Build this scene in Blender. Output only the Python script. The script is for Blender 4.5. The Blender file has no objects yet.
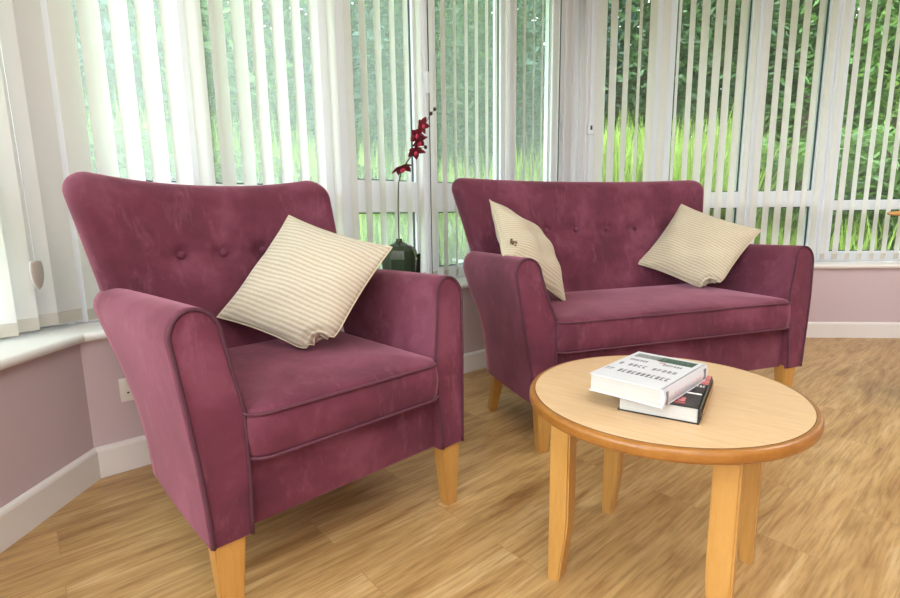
import bpy, bmesh, math, random
from math import sin, cos, tan, pi, radians, sqrt, exp
from mathutils import Matrix, Vector
random.seed(7)
C = bpy.context.scene.collection
PI = pi

# ------------------------------------------------------------------ camera, world, lights, exposure
CAM_H = 0.9
cam_d = bpy.data.cameras.new('camera')
cam = bpy.data.objects.new('camera', cam_d); C.objects.link(cam)
cam_d.sensor_width = 36; cam_d.sensor_fit = 'HORIZONTAL'
cam_d.lens = 504.37 / 900 * 36
cam_d.clip_start = 0.02; cam_d.clip_end = 200
_p, _r = 0.16451, -0.01439
_fw = Vector((0, cos(_p), -sin(_p))); _up = Vector((0, sin(_p), cos(_p))); _rt = Vector((1, 0, 0))
_r2 = cos(_r) * _rt + sin(_r) * _up; _u2 = -sin(_r) * _rt + cos(_r) * _up
M = Matrix(((_r2.x, _u2.x, -_fw.x, 0), (_r2.y, _u2.y, -_fw.y, 0), (_r2.z, _u2.z, -_fw.z, CAM_H), (0, 0, 0, 1)))
cam.matrix_world = M
bpy.context.scene.camera = cam

world = bpy.data.worlds.new('overcast_sky'); bpy.context.scene.world = world
world.use_nodes = True
wn = world.node_tree; wn.nodes.clear()
_o = wn.nodes.new('ShaderNodeOutputWorld'); _b = wn.nodes.new('ShaderNodeBackground')
_tc = wn.nodes.new('ShaderNodeTexCoord'); _sx = wn.nodes.new('ShaderNodeSeparateXYZ'); _cr = wn.nodes.new('ShaderNodeValToRGB')
_cr.color_ramp.elements[0].position = 0.0; _cr.color_ramp.elements[0].color = (0.75, 0.85, 1.0, 1)
_cr.color_ramp.elements[1].position = 0.9; _cr.color_ramp.elements[1].color = (0.95, 0.98, 1.0, 1)
wn.links.new(_tc.outputs['Generated'], _sx.inputs[0]); wn.links.new(_sx.outputs['Z'], _cr.inputs[0])
wn.links.new(_cr.outputs[0], _b.inputs[0]); _b.inputs[1].default_value = 11.0
wn.links.new(_b.outputs[0], _o.inputs[0])

def area(name, loc, rot, sx, sy, power, col=(1, 1, 1)):
    l = bpy.data.lights.new(name, 'AREA'); l.shape = 'RECTANGLE'; l.size = sx; l.size_y = sy
    l.energy = power; l.color = col
    o = bpy.data.objects.new(name, l); C.objects.link(o); o.location = loc; o.rotation_euler = rot
    return o
area('overhead_fill', (0.3, -0.6, 2.62), (0, 0, 0), 1.6, 1.6, 46, (1.0, 0.98, 0.96))  # two unseen overhead fill lights, added to brighten the room
area('overhead_fill', (3.0, 1.4, 2.62), (0, 0, 0), 1.4, 1.4, 46, (1.0, 0.98, 0.96))
area('side_window_daylight', (-1.2, -1.35, 1.5), (0, radians(-90), 0), 1.8, 2.4, 50, (0.93, 0.97, 1.0))
area('rear_fill', (1.2, -2.85, 1.5), (radians(90), 0, 0), 3.0, 1.8, 36, (1, 0.99, 0.98))  # added fill light behind the camera; wall_back has no window

vs = bpy.context.scene.view_settings
bpy.context.scene.display_settings.display_device = 'sRGB'
vs.view_transform = 'Standard'; vs.look = 'None'; vs.gamma = 1; vs.use_curve_mapping = False
vs.exposure = 0.12
cy = bpy.context.scene.cycles
cy.max_bounces = 10; cy.diffuse_bounces = 4; cy.transparent_max_bounces = 24; cy.transmission_bounces = 6
cy.sample_clamp_indirect = 4

# ------------------------------------------------------------------ materials
def lin(c):
    return tuple(((v / 255) / 12.92 if v / 255 <= 0.04045 else ((v / 255 + 0.055) / 1.055) ** 2.4) for v in c) + (1,)

def mat(name, col, rough=0.5, **kw):
    m = bpy.data.materials.new(name); m.use_nodes = True
    b = m.node_tree.nodes['Principled BSDF']
    b.inputs['Base Color'].default_value = lin(col) if max(col) > 1.001 else (*col, 1)
    b.inputs['Roughness'].default_value = rough
    for k, v in kw.items():
        b.inputs[k.replace('_', ' ')].default_value = v
    return m

def N(m, t, **kw):
    n = m.node_tree.nodes.new(t)
    for k, v in kw.items(): setattr(n, k, v)
    return n
def L(m, a, b): m.node_tree.links.new(a, b)
def P(m): return m.node_tree.nodes['Principled BSDF']
def ramp(m, stops):
    n = N(m, 'ShaderNodeValToRGB'); e = n.color_ramp.elements
    while len(e) < len(stops): e.new(0.5)
    for el, (p, c) in zip(e, stops): el.position = p; el.color = lin(c)
    return n
def coords(m, scale=(1, 1, 1), rot=(0, 0, 0), loc=(0, 0, 0)):
    t = N(m, 'ShaderNodeTexCoord'); mp = N(m, 'ShaderNodeMapping')
    mp.inputs['Scale'].default_value = scale; mp.inputs['Rotation'].default_value = rot; mp.inputs['Location'].default_value = loc
    L(m, t.outputs['Object'], mp.inputs[0]); return mp
def noise(m, vec, scale, detail=3, rough=0.5, dist=0.0):
    n = N(m, 'ShaderNodeTexNoise'); n.inputs['Scale'].default_value = scale; n.inputs['Detail'].default_value = detail
    n.inputs['Roughness'].default_value = rough; n.inputs['Distortion'].default_value = dist
    L(m, vec.outputs[0], n.inputs['Vector']); return n
def mix(m, a, b, f, typ='MIX'):
    n = N(m, 'ShaderNodeMix', data_type='RGBA', blend_type=typ)
    for sock, v in ((n.inputs[0], f), (n.inputs[6], a), (n.inputs[7], b)):
        if hasattr(v, 'links') or hasattr(v, 'is_linked'): L(m, v, sock)
        else: sock.default_value = v
    return n.outputs[2]
def bump(m, h, strength, dist=0.01):
    n = N(m, 'ShaderNodeBump'); n.inputs['Strength'].default_value = strength; n.inputs['Distance'].default_value = dist
    L(m, h, n.inputs['Height']); L(m, n.outputs[0], P(m).inputs['Normal'])

def velvet(name, dark, light, seed):
    m = mat(name, dark, 0.85)
    c = coords(m, (1, 1, 1), loc=(seed, seed * 0.7, 0))
    n1 = noise(m, c, 4.2, 4, 0.6, 0.25)
    c2 = coords(m, (2.2, 1, 0.8), rot=(0.5, 0.3, 0.9), loc=(seed, 1, 0))
    n2 = noise(m, c2, 8, 5, 0.72, 0.3)
    mid = tuple(int(dark[i] * 0.68 + light[i] * 0.32) for i in range(3))
    r1 = ramp(m, [(0.38, tuple(int(v * 0.88) for v in dark)), (0.5, dark), (0.62, mid)]); L(m, n1.outputs['Fac'], r1.inputs[0])
    r2 = ramp(m, [(0.54, (0, 0, 0)), (0.72, (255, 255, 255))]); L(m, n2.outputs['Fac'], r2.inputs[0])
    L(m, mix(m, r1.outputs[0], lin(light), mixf(m, r2.outputs[0], 0.40)), P(m).inputs['Base Color'])
    b = P(m); b.inputs['Sheen Weight'].default_value = 0.65; b.inputs['Sheen Roughness'].default_value = 0.35
    b.inputs['Sheen Tint'].default_value = lin((225, 160, 180)); b.inputs['Specular IOR Level'].default_value = 0.15
    c3 = coords(m); f = noise(m, c3, 170, 3)
    bump(m, f.outputs['Fac'], 0.12, 0.002)
    return m
def mixf(m, col, k):
    n = N(m, 'ShaderNodeMath', operation='MULTIPLY'); L(m, col, n.inputs[0]); n.inputs[1].default_value = k
    return n.outputs[0]

VEL = velvet('plum_velvet', (102, 50, 66), (144, 88, 107), 2.0)
PIPE = mat('plum_piping', (74, 32, 48), 0.8)
PIPEC = mat('plum_cushion_piping', (88, 42, 58), 0.8)
BTN = velvet('plum_button', (104, 52, 70), (134, 80, 102), 5.0)

def wood(name, base, dark, light, scale=(1, 1, 1), rough=0.4, gl=1.0, rot=(0, 0, 0)):
    m = mat(name, base, rough)
    c = coords(m, scale, rot)
    n1 = noise(m, c, 9, 5, 0.6, 0.5); n2 = noise(m, c, 45, 3, 0.6)
    r = ramp(m, [(0.25, dark), (0.5, base), (0.78, light)])
    mx = N(m, 'ShaderNodeMix', data_type='FLOAT'); mx.inputs[0].default_value = 0.35
    L(m, n1.outputs['Fac'], mx.inputs[2]); L(m, n2.outputs['Fac'], mx.inputs[3])
    L(m, mx.outputs[0], r.inputs[0]); L(m, r.outputs[0], P(m).inputs['Base Color'])
    return m
LEGW = wood('beech_leg', (184, 136, 70), (172, 122, 58), (192, 146, 82), (7, 7, 0.7), 0.35)
TOPW = wood('oak_laminate', (206, 172, 132), (192, 156, 114), (216, 186, 150), (0.9, 9, 4), 0.32, rot=(0, 0, radians(38)))
RIMW = wood('beech_edging', (148, 96, 40), (132, 82, 30), (162, 110, 50), (2, 2, 4), 0.3)
LINE = mat('dark_joint_line', (84, 56, 34), 0.6)

PVC = mat('white_upvc', (240, 241, 248), 0.3)
PVCB = mat('white_gloss_paint', (232, 230, 228), 0.35)
GASK = mat('dark_rubber_gasket', (58, 74, 84), 0.6)
WALL = mat('pale_mauve_paint', (200, 182, 188), 0.85)
CEIL = mat('white_ceiling_paint', (232, 230, 226), 0.9)
BLK = mat('black_plastic', (16, 14, 14), 0.35)
SOCK = mat('white_socket_plastic', (226, 222, 214), 0.35)

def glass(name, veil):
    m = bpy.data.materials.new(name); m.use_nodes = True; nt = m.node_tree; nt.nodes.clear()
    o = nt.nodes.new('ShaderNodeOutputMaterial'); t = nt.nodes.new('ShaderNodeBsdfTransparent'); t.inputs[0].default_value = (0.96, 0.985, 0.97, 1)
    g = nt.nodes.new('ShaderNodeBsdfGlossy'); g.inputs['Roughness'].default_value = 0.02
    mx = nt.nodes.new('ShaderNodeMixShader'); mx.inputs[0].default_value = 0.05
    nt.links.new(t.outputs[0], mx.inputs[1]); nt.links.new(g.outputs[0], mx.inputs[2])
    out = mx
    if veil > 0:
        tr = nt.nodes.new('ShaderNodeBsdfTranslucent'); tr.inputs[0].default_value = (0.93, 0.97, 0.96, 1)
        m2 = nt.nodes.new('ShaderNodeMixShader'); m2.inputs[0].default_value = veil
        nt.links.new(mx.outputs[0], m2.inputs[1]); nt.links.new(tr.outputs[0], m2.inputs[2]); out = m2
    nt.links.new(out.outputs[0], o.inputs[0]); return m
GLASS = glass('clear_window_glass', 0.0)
GLASSV = glass('flare_haze_glass', 0.15)  # translucent white paints flare and reflection haze into the panes

def translucent(name, col, tcol, k, rough=0.8):
    m = bpy.data.materials.new(name); m.use_nodes = True; nt = m.node_tree
    b = nt.nodes['Principled BSDF']; b.inputs['Base Color'].default_value = lin(col); b.inputs['Roughness'].default_value = rough
    o = nt.nodes['Material Output']
    t = nt.nodes.new('ShaderNodeBsdfTranslucent'); t.inputs[0].default_value = lin(tcol)
    mx = nt.nodes.new('ShaderNodeMixShader'); mx.inputs[0].default_value = k
    nt.links.new(b.outputs[0], mx.inputs[1]); nt.links.new(t.outputs[0], mx.inputs[2]); nt.links.new(mx.outputs[0], o.inputs[0])
    return m
VANE = translucent('cream_blind_fabric', (232, 230, 226), (242, 242, 240), 0.46)
VANEH = translucent('cream_blind_hem', (206, 200, 188), (206, 200, 190), 0.3)

# floor planks
FLOOR_ANG = radians(40.73)
def floor_mat():
    m = mat('oak_plank_floor', (176, 134, 84), 0.38)
    mp = coords(m, (1, 1, 1), rot=(0, 0, -FLOOR_ANG), loc=(0.0, 0.03, 0))
    br = N(m, 'ShaderNodeTexBrick'); br.offset = 0.37
    br.inputs['Scale'].default_value = 1.0; br.inputs['Brick Width'].default_value = 0.92; br.inputs['Row Height'].default_value = 0.152
    br.inputs['Mortar Size'].default_value = 0.0011; br.inputs['Mortar Smooth'].default_value = 0.3
    br.inputs['Color1'].default_value = (0, 0, 0, 1); br.inputs['Color2'].default_value = (1, 1, 1, 1); br.inputs['Mortar'].default_value = (0.5, 0.5, 0.5, 1)
    L(m, mp.outputs[0], br.inputs['Vector'])
    # per-plank shift of the grain
    vm = N(m, 'ShaderNodeVectorMath', operation='MULTIPLY_ADD'); L(m, br.outputs['Color'], vm.inputs[0]); vm.inputs[1].default_value = (3.1, 1.7, 5.0)
    L(m, mp.outputs[0], vm.inputs[2])
    sc = N(m, 'ShaderNodeVectorMath', operation='MULTIPLY'); L(m, vm.outputs[0], sc.inputs[0]); sc.inputs[1].default_value = (0.85, 6.0, 1)
    g1 = noise(m, sc, 2.0, 8, 0.55, 1.6)
    sc2 = N(m, 'ShaderNodeVectorMath', operation='MULTIPLY'); L(m, vm.outputs[0], sc2.inputs[0]); sc2.inputs[1].default_value = (5, 75, 1)
    g2 = noise(m, sc2, 1.5, 3, 0.6)
    r = ramp(m, [(0.28, (156, 115, 70)), (0.42, (188, 149, 97)), (0.58, (204, 167, 114)), (0.74, (220, 188, 141))]); L(m, g1.outputs['Fac'], r.inputs[0])
    r2 = ramp(m, [(0.32, (206, 198, 186)), (0.55, (255, 255, 255))]); L(m, g2.outputs['Fac'], r2.inputs[0])
    c1 = mix(m, r.outputs[0], r2.outputs[0], 0.8, 'MULTIPLY')
    r3 = ramp(m, [(0.0, (236, 233, 228)), (1.0, (255, 255, 255))]); L(m, br.outputs['Color'], r3.inputs[0])
    c2 = mix(m, c1, r3.outputs[0], 1.0, 'MULTIPLY')
    # knots
    sk = N(m, 'ShaderNodeVectorMath', operation='MULTIPLY'); L(m, vm.outputs[0], sk.inputs[0]); sk.inputs[1].default_value = (1.6, 4.2, 1)
    kn = noise(m, sk, 2.3, 2, 0.5, 0.3); rk = ramp(m, [(0.70, (0, 0, 0)), (0.80, (255, 255, 255))]); L(m, kn.outputs['Fac'], rk.inputs[0])
    c3 = mix(m, c2, lin((128, 86, 48)), mixf(m, rk.outputs[0], 0.55))
    c4 = mix(m, c3, lin((150, 116, 74)), mixf(m, br.outputs['Fac'], 0.6))
    L(m, c4, P(m).inputs['Base Color'])
    bump(m, g2.outputs['Fac'], 0.08, 0.002)
    return m
FLOORM = floor_mat()

def pillow_mat(name, base, line, count, ang=0.0):
    m = mat(name, base, 0.9, Sheen_Weight=0.2)
    mp = coords(m, (1, 1, 1), rot=(0, ang, 0))
    w = N(m, 'ShaderNodeTexWave', wave_type='BANDS', bands_direction='Z'); w.inputs['Scale'].default_value = count; w.inputs['Distortion'].default_value = 0.6
    w.inputs['Detail'].default_value = 1; w.inputs['Detail Scale'].default_value = 3
    L(m, mp.outputs[0], w.inputs[0])
    r = ramp(m, [(0.12, line), (0.5, base), (0.85, tuple(min(255, v + 10) for v in base))]); L(m, w.outputs['Fac'], r.inputs[0])
    mp2 = coords(m, (60, 60, 60)); wv = noise(m, mp2, 6, 2)
    rr = ramp(m, [(0.3, (226, 222, 214)), (0.7, (255, 255, 255))]); L(m, wv.outputs['Fac'], rr.inputs[0])
    L(m, mix(m, r.outputs[0], rr.outputs[0], 0.8, 'MULTIPLY'), P(m).inputs['Base Color'])
    bump(m, w.outputs['Fac'], 0.35, 0.003)
    return m

# ------------------------------------------------------------------ mesh helpers
def link(name, me, m=None, parent=None, smooth=True, mats=None):
    if m is not None: me.materials.append(m)
    if mats:
        for x in mats: me.materials.append(x)
    if smooth:
        for p in me.polygons: p.use_smooth = True
    o = bpy.data.objects.new(name, me); C.objects.link(o)
    if parent: o.parent = parent
    return o
def from_bm(name, bm, m, parent=None, smooth=True, recalc=True):
    if recalc: bmesh.ops.recalc_face_normals(bm, faces=bm.faces)
    me = bpy.data.meshes.new(name); bm.to_mesh(me); bm.free()
    return link(name, me, m, parent, smooth)
def autosmooth(o, deg=40):
    me = o.data
    bm = bmesh.new(); bm.from_mesh(me)
    for e in bm.edges:
        if len(e.link_faces) == 2 and e.calc_face_angle(0) > radians(deg): e.smooth = False
    bm.to_mesh(me); bm.free(); return o
def box(bm, x0, x1, y0, y1, z0, z1, bev=0.0, seg=2, mtx=None):
    r = bmesh.ops.create_cube(bm, size=1)
    vs_ = r['verts']
    for v in vs_:
        v.co = Vector((x0 + (v.co.x + .5) * (x1 - x0), y0 + (v.co.y + .5) * (y1 - y0), z0 + (v.co.z + .5) * (z1 - z0)))
    if bev > 0:
        es = list({e for v in vs_ for e in v.link_edges})
        rb = bmesh.ops.bevel(bm, geom=es, offset=bev, segments=seg, affect='EDGES', profile=0.5)
        vs_ = list({v for f in rb['faces'] for v in f.verts} | {v for v in vs_ if v.is_valid})
    if mtx:
        for v in vs_: v.co = mtx @ v.co
def loft(bm, rings, cap0=True, cap1=True, closed=True):
    R = [[bm.verts.new(p) for p in r] for r in rings]; n = len(R[0])
    for a, b in zip(R[:-1], R[1:]):
        for i in range(n if closed else n - 1):
            j = (i + 1) % n
            bm.faces.new((a[i], a[j], b[j], b[i]))
    if cap0: bm.faces.new(R[0][::-1])
    if cap1: bm.faces.new(R[-1])
    return R
def tube(bm, pts, rad, seg=8, closed=False):
    pts = [Vector(p) for p in pts]; n = len(pts); rings = []
    up = Vector((0, 0, 1))
    prev = None
    for i, p in enumerate(pts):
        a = pts[(i - 1) % n] if (closed or i > 0) else p
        b = pts[(i + 1) % n] if (closed or i < n - 1) else p
        t = (b - a).normalized()
        if prev is None:
            x = t.cross(up)
            if x.length < 1e-3: x = t.cross(Vector((1, 0, 0)))
            x.normalize()
        else:
            x = prev - t * prev.dot(t); x.normalize()
        prev = x; y = t.cross(x)
        r = rad[i] if isinstance(rad, (list, tuple)) else rad
        rings.append([p + (x * cos(k * 2 * pi / seg) + y * sin(k * 2 * pi / seg)) * r for k in range(seg)])
    if closed: rings.append(rings[0][:])
    loft(bm, rings, not closed, not closed)
def frame_m(o, ang, z=0.0): return Matrix.Translation((o[0], o[1], z)) @ Matrix.Rotation(ang, 4, 'Z')

def thing(name, label, cat, mtx=None, group=None, loc=None, rotz=0):
    o = bpy.data.objects.new(name, None); C.objects.link(o); o.empty_display_size = 0.1
    if mtx is not None: o.matrix_world = mtx
    elif loc: o.location = loc; o.rotation_euler = (0, 0, rotz)
    o['label'] = label; o['category'] = cat
    if group: o['group'] = group
    return o
def tag(o, label, cat, group=None, kind=None):
    o['label'] = label; o['category'] = cat
    if group: o['group'] = group
    if kind: o['kind'] = kind
    return o
def struct(o): o['kind'] = 'structure'; return o

# ------------------------------------------------------------------ room shell
K12 = (-1.2580, 1.6650); K23 = (1.0570, 3.6590)
A1, A2, A3 = radians(89.427), radians(40.729), radians(-5.039)
W1 = frame_m(K12, A1); W2 = frame_m(K12, A2); W3 = frame_m(K23, A3)
LEN2 = 3.0553; T12 = tan((A1 - A2) / 2); T23 = tan((A2 - A3) / 2)
X1 = -4.55; X3 = 4.3
FAC = {1: (W1, X1, 0.0, 0.0, T12), 2: (W2, 0.0, LEN2, T12, T23), 3: (W3, 0.0, X3, T23, 0.0)}   # frame, x0, x1, mitre0, mitre1
def prism(k, prof, name, m, x0=None, x1=None, parent=None, smooth=False):
    """profile of (y outward, z) points drawn along facet k, mitred at the bay corners"""
    F, a, b, m0, m1 = FAC[k]
    bm = bmesh.new()
    def X(y, end):
        if end == 0: return (a - m0 * y) if x0 is None else x0
        return (b + m1 * y) if x1 is None else x1
    r0 = [Vector((X(y, 0), y, z)) for y, z in prof]; r1 = [Vector((X(y, 1), y, z)) for y, z in prof]
    loft(bm, [r0, r1])
    if parent is None:
        for v in bm.verts: v.co = F @ v.co
    o = from_bm(name, bm, m, parent, smooth)
    return o
SILL = 0.525; HEAD = 2.5; CEILZ = 2.72
side = {1: 'left', 2: 'middle', 3: 'far'}
for k in (1, 2, 3):
    struct(prism(k, [(0, 0), (0, 0.497), (0.3, 0.497), (0.3, -0.3), (0.02, -0.3)], 'wall_' + side[k], WALL))
    struct(prism(k, [(0.0, HEAD), (0.0, CEILZ), (0.3, CEILZ), (0.3, HEAD)], 'wall_%s_header' % side[k], WALL))
    sk = prism(k, [(0.002, 0.0), (-0.016, 0.0), (-0.016, 0.098), (-0.0135, 0.105), (-0.009, 0.1095), (-0.004, 0.112), (0.002, 0.1125)], 'baseboard_' + side[k], PVCB); struct(sk)
    sl = prism(k, [(0.27, 0.495), (0.27, 0.525), (-0.018, 0.525), (-0.025, 0.5225), (-0.0295, 0.5165), (-0.031, 0.510), (-0.0295, 0.5035), (-0.025, 0.4975), (-0.018, 0.495)], 'trim_%d' % k, PVCB); struct(sl)

E3 = W3 @ Vector((X3, 0, 0)); E1 = W1 @ Vector((X1, 0, 0))
bm = bmesh.new(); box(bm, -1.9, E3.x + 0.3, E1.y - 0.3, 4.3, -0.12, 0.0)
# cut floor to the bay outline
for F in (W1, W2, W3):
    o_ = F @ Vector((0, 0.05, 0)); n_ = (F.to_3x3() @ Vector((0, 1, 0)))
    bmesh.ops.bisect_plane(bm, geom=bm.verts[:] + bm.edges[:] + bm.faces[:], plane_co=o_, plane_no=n_, clear_outer=True)
    ed = [e for e in bm.edges if len(e.link_faces) == 1]
    bmesh.ops.holes_fill(bm, edges=ed)
fl = struct(from_bm('floor', bm, FLOORM, smooth=False))
bm = bmesh.new(); box(bm, -1.95, E3.x + 0.35, E1.y - 0.35, 4.3, CEILZ, CEILZ + 0.1)
struct(from_bm('ceiling', bm, CEIL, smooth=False))
bm = bmesh.new(); box(bm, E3.x, E3.x + 0.15, E1.y, E3.y + 0.3, 0, CEILZ); struct(from_bm('wall_right', bm, WALL, smooth=False))
bm = bmesh.new(); box(bm, -1.6, E3.x + 0.15, E1.y - 0.15, E1.y, 0, CEILZ); struct(from_bm('wall_back', bm, WALL, smooth=False))

# windows: mullions (x0,x1), sash or fixed panes, transoms
FY0, FY1 = 0.195, 0.265
def build_window(n, k, posts, transoms, gl, handles):
    F, a, b, m0, m1 = FAC[k]
    w = bpy.data.objects.new('window_%d' % n, None); C.objects.link(w); w.matrix_world = F; w['kind'] = 'structure'
    bm = bmesh.new()
    lo, hi = posts[0][0], posts[-1][1]
    for (p0, p1) in posts:
        box(bm, p0, p1, FY0, FY1, SILL, HEAD, 0.006)
        c_ = (p0 + p1) / 2
        if p1 - p0 > 0.11: box(bm, c_ - 0.012, c_ + 0.012, FY0 - 0.012, FY0 + 0.01, SILL, HEAD, 0.004)
    box(bm, lo, hi, FY0 + 0.004, FY1, SILL, SILL + 0.075, 0.004)
    box(bm, lo, hi, FY0 + 0.004, FY1, HEAD - 0.07, HEAD, 0.004)
    for (x0, x1, z0, z1) in transoms:
        box(bm, x0, x1, FY0 + 0.002, FY1, z0, z1, 0.006)
    fr = from_bm('window_frame', bm, PVC, w, smooth=False)
    for i in range(len(posts) - 1):
        x0, x1 = posts[i][1], posts[i + 1][0]
        zt = None
        for t in transoms:
            if t[0] <= (x0 + x1) / 2 <= t[1]: zt = t
        for (z0, z1) in ((SILL + 0.075, zt[2]), (zt[3], HEAD - 0.07)):
            bm = bmesh.new(); box(bm, x0 - 0.01, x1 + 0.01, 0.228, 0.234, z0 - 0.01, z1 + 0.01)
            from_bm('glass', bm, gl, w, smooth=False)
            bm = bmesh.new(); g = 0.006
            box(bm, x0, x0 + g, 0.212, 0.226, z0, z1); box(bm, x1 - g, x1, 0.212, 0.226, z0, z1)
            box(bm, x0 + g, x1 - g, 0.212, 0.226, z0, z0 + g); box(bm, x0 + g, x1 - g, 0.212, 0.226, z1 - g, z1)
            from_bm('gasket', bm, GASK, w, smooth=False)
    for (x, z, h) in handles:
        bm = bmesh.new(); box(bm, x - 0.014, x + 0.014, FY0 - 0.014, FY0 - 0.001, z - 0.035, z + 0.035, 0.004)
        box(bm, x - 0.009, x + 0.009, FY0 - 0.032, FY0 - 0.014, z - h, z + 0.012, 0.005)
        from_bm('window_handle', bm, PVC, w)
    return w
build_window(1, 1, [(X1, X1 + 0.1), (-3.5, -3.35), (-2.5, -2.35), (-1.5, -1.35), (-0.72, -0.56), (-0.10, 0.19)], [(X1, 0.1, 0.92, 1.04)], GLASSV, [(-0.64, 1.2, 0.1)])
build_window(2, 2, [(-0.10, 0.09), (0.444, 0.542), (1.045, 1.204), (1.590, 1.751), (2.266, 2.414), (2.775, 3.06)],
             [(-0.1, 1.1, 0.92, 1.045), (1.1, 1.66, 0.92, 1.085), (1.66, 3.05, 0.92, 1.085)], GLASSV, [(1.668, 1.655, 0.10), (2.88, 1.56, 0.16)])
build_window(3, 3, [(-0.09, 0.03), (0.391, 0.552), (1.052, 1.177), (1.560, 1.719), (2.38, 2.50), (3.1, 3.25), (X3 - 0.1, X3)],
             [(-0.1, 1.6, 0.925, 1.04), (1.6, X3, 0.896, 0.967)], GLASS, [])
# corner posts of the bay
for nm, F, t in (('trim_4', W2, 0), ('trim_5', W3, 0)):
    bm = bmesh.new()
    bmesh.ops.create_cone(bm, segments=20, radius1=0.06, radius2=0.06, depth=HEAD - SILL, cap_ends=True, matrix=Matrix.Translation((-(T12 if F is W2 else T23) * 0.25, 0.25, (HEAD + SILL) / 2)))
    for v in bm.verts: v.co = F @ v.co
    struct(from_bm(nm, bm, PVC))
# dark gaps between sash and post (shadow gaps with black weather seals)
for k, xs in ((2, (1.697, 2.852)), (3, (1.655, 1.112))):
    for x in xs:
        bm = bmesh.new(); box(bm, x - 0.003, x + 0.003, FY0 - 0.004, FY0 + 0.004, SILL + 0.01, HEAD)
        for v in bm.verts: v.co = FAC[k][0] @ v.co
        o = from_bm('trim_seal', bm, GASK, smooth=False); struct(o)

# small catch fixed to the far corner post
cat_ = thing('window_latch', 'small white plastic catch with a black keyhole on the corner post behind the sofa', 'window latch', W3 @ Matrix.Translation((-0.025, 0.17, 1.51)))
bm = bmesh.new(); box(bm, -0.024, 0.024, -0.01, 0.03, -0.04, 0.04, 0.005); from_bm('latch_body', bm, PVC, cat_)
bm = bmesh.new(); box(bm, -0.007, 0.007, -0.014, -0.009, -0.012, 0.018, 0.002); from_bm('keyhole', bm, BLK, cat_)

# ------------------------------------------------------------------ vertical blinds
def vane_mesh():
    bm = bmesh.new(); n = 6; hw = 0.0445; rows = []
    for z in (0.0, 0.042, 0.0421, 1.0, 1.925):
        rows.append([bm.verts.new((-hw + 2 * hw * i / n, 0.005 * (1 - (2 * i / n - 1) ** 2), z)) for i in range(n + 1)])
    for r in range(4):
        for i in range(n):
            f = bm.faces.new((rows[r][i], rows[r][i + 1], rows[r + 1][i + 1], rows[r + 1][i])); f.material_index = 1 if r == 0 else 0
    me = bpy.data.meshes.new('vane'); bm.to_mesh(me); bm.free()
    me.materials.append(VANE); me.materials.append(VANEH)
    for p in me.polygons: p.use_smooth = True
    return me
VM = vane_mesh()
def blind(k, xs, ang, label, jit=4):
    F = FAC[k][0]
    root = thing('vertical_blind', label, 'blind', F @ Matrix.Translation((0, 0.13, 0)), 'vertical blinds round the bay window')
    bm = bmesh.new(); box(bm, min(xs) - 0.02, max(xs) + 0.02, -0.02, 0.02, HEAD - 0.035, HEAD - 0.001, 0.004); from_bm('headrail', bm, PVC, root)
    for i, x in enumerate(xs):
        a = ang + random.uniform(-jit, jit)
        if k == 3: a = {0: 32, 1: 45, 2: 52, 3: 62, 6: 60, 7: 47}.get(i, a)
        v = bpy.data.objects.new('vane', VM); C.objects.link(v); v.parent = root
        v.location = (x + random.uniform(-0.003, 0.003), 0, 0.545); v.rotation_euler = (random.uniform(-0.002, 0.002), random.uniform(-0.0025, 0.0025), radians(a))
    return root
blind(1, [0.02 - 0.083 * i for i in range(54)], -40, 'cream vertical blind on the left bay window, slats nearly closed', 3)
blind(2, [0.159 - 0.083 * 2 + 0.0835 * i for i in range(38)], 36, 'cream vertical blind on the middle bay window behind the armchair')
blind(3, [0.025 + 0.0865 * i if i < 7 else 0.554 + 0.083 * (i - 6) for i in range(51)], 38, 'cream vertical blind on the far bay window behind the two-seat sofa', 3)
# little tear-shaped cord weight against the corner post
cw = thing('cord_weight', 'beige teardrop cord weight hanging at the left corner of the bay', 'cord weight', W1 @ Matrix.Translation((-0.068, 0.052, 0.73)))
bm = bmesh.new()
rings = []
for i in range(13):
    t = i / 12; z = 0.045 - t * 0.09; r_ = 0.0135 * (sin(pi * min(1, 0.22 + t * 0.78)) ** 0.6) + 0.001
    rings.append([Vector((r_ * 1.75 * cos(a_ * pi / 8), r_ * 0.6 * sin(a_ * pi / 8), z)) for a_ in range(16)])
loft(bm, rings); from_bm('weight', bm, mat('beige_plastic', (186, 178, 172), 0.5), cw)
bm = bmesh.new(); tube(bm, [(0, 0, 0.045), (0, 0.01, 1.0), (0, 0.05, 1.745)], 0.0012, 6); from_bm('cord', bm, PVC, cw)

# wall socket
so = thing('wall_socket', 'white three-pin wall socket low on the mauve wall behind the armchair', 'socket', W2 @ Matrix.Translation((0.168, 0, 0.30)))
bm = bmesh.new(); box(bm, -0.073, 0.073, -0.011, 0.0, -0.044, 0.044, 0.004); from_bm('faceplate', bm, SOCK, so)
for sx in (-0.036, 0.036):
    bm = bmesh.new()
    box(bm, sx - 0.0035, sx + 0.0035, -0.0125, -0.010, 0.006, 0.017); box(bm, sx - 0.016, sx - 0.009, -0.0125, -0.010, -0.014, -0.009); box(bm, sx + 0.009, sx + 0.016, -0.0125, -0.010, -0.014, -0.009)
    from_bm('socket_holes', bm, BLK, so)
    bm = bmesh.new(); box(bm, sx - 0.02, sx - 0.008, -0.014, -0.010, 0.020, 0.036, 0.001); from_bm('rocker_switch', bm, SOCK, so)

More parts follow.
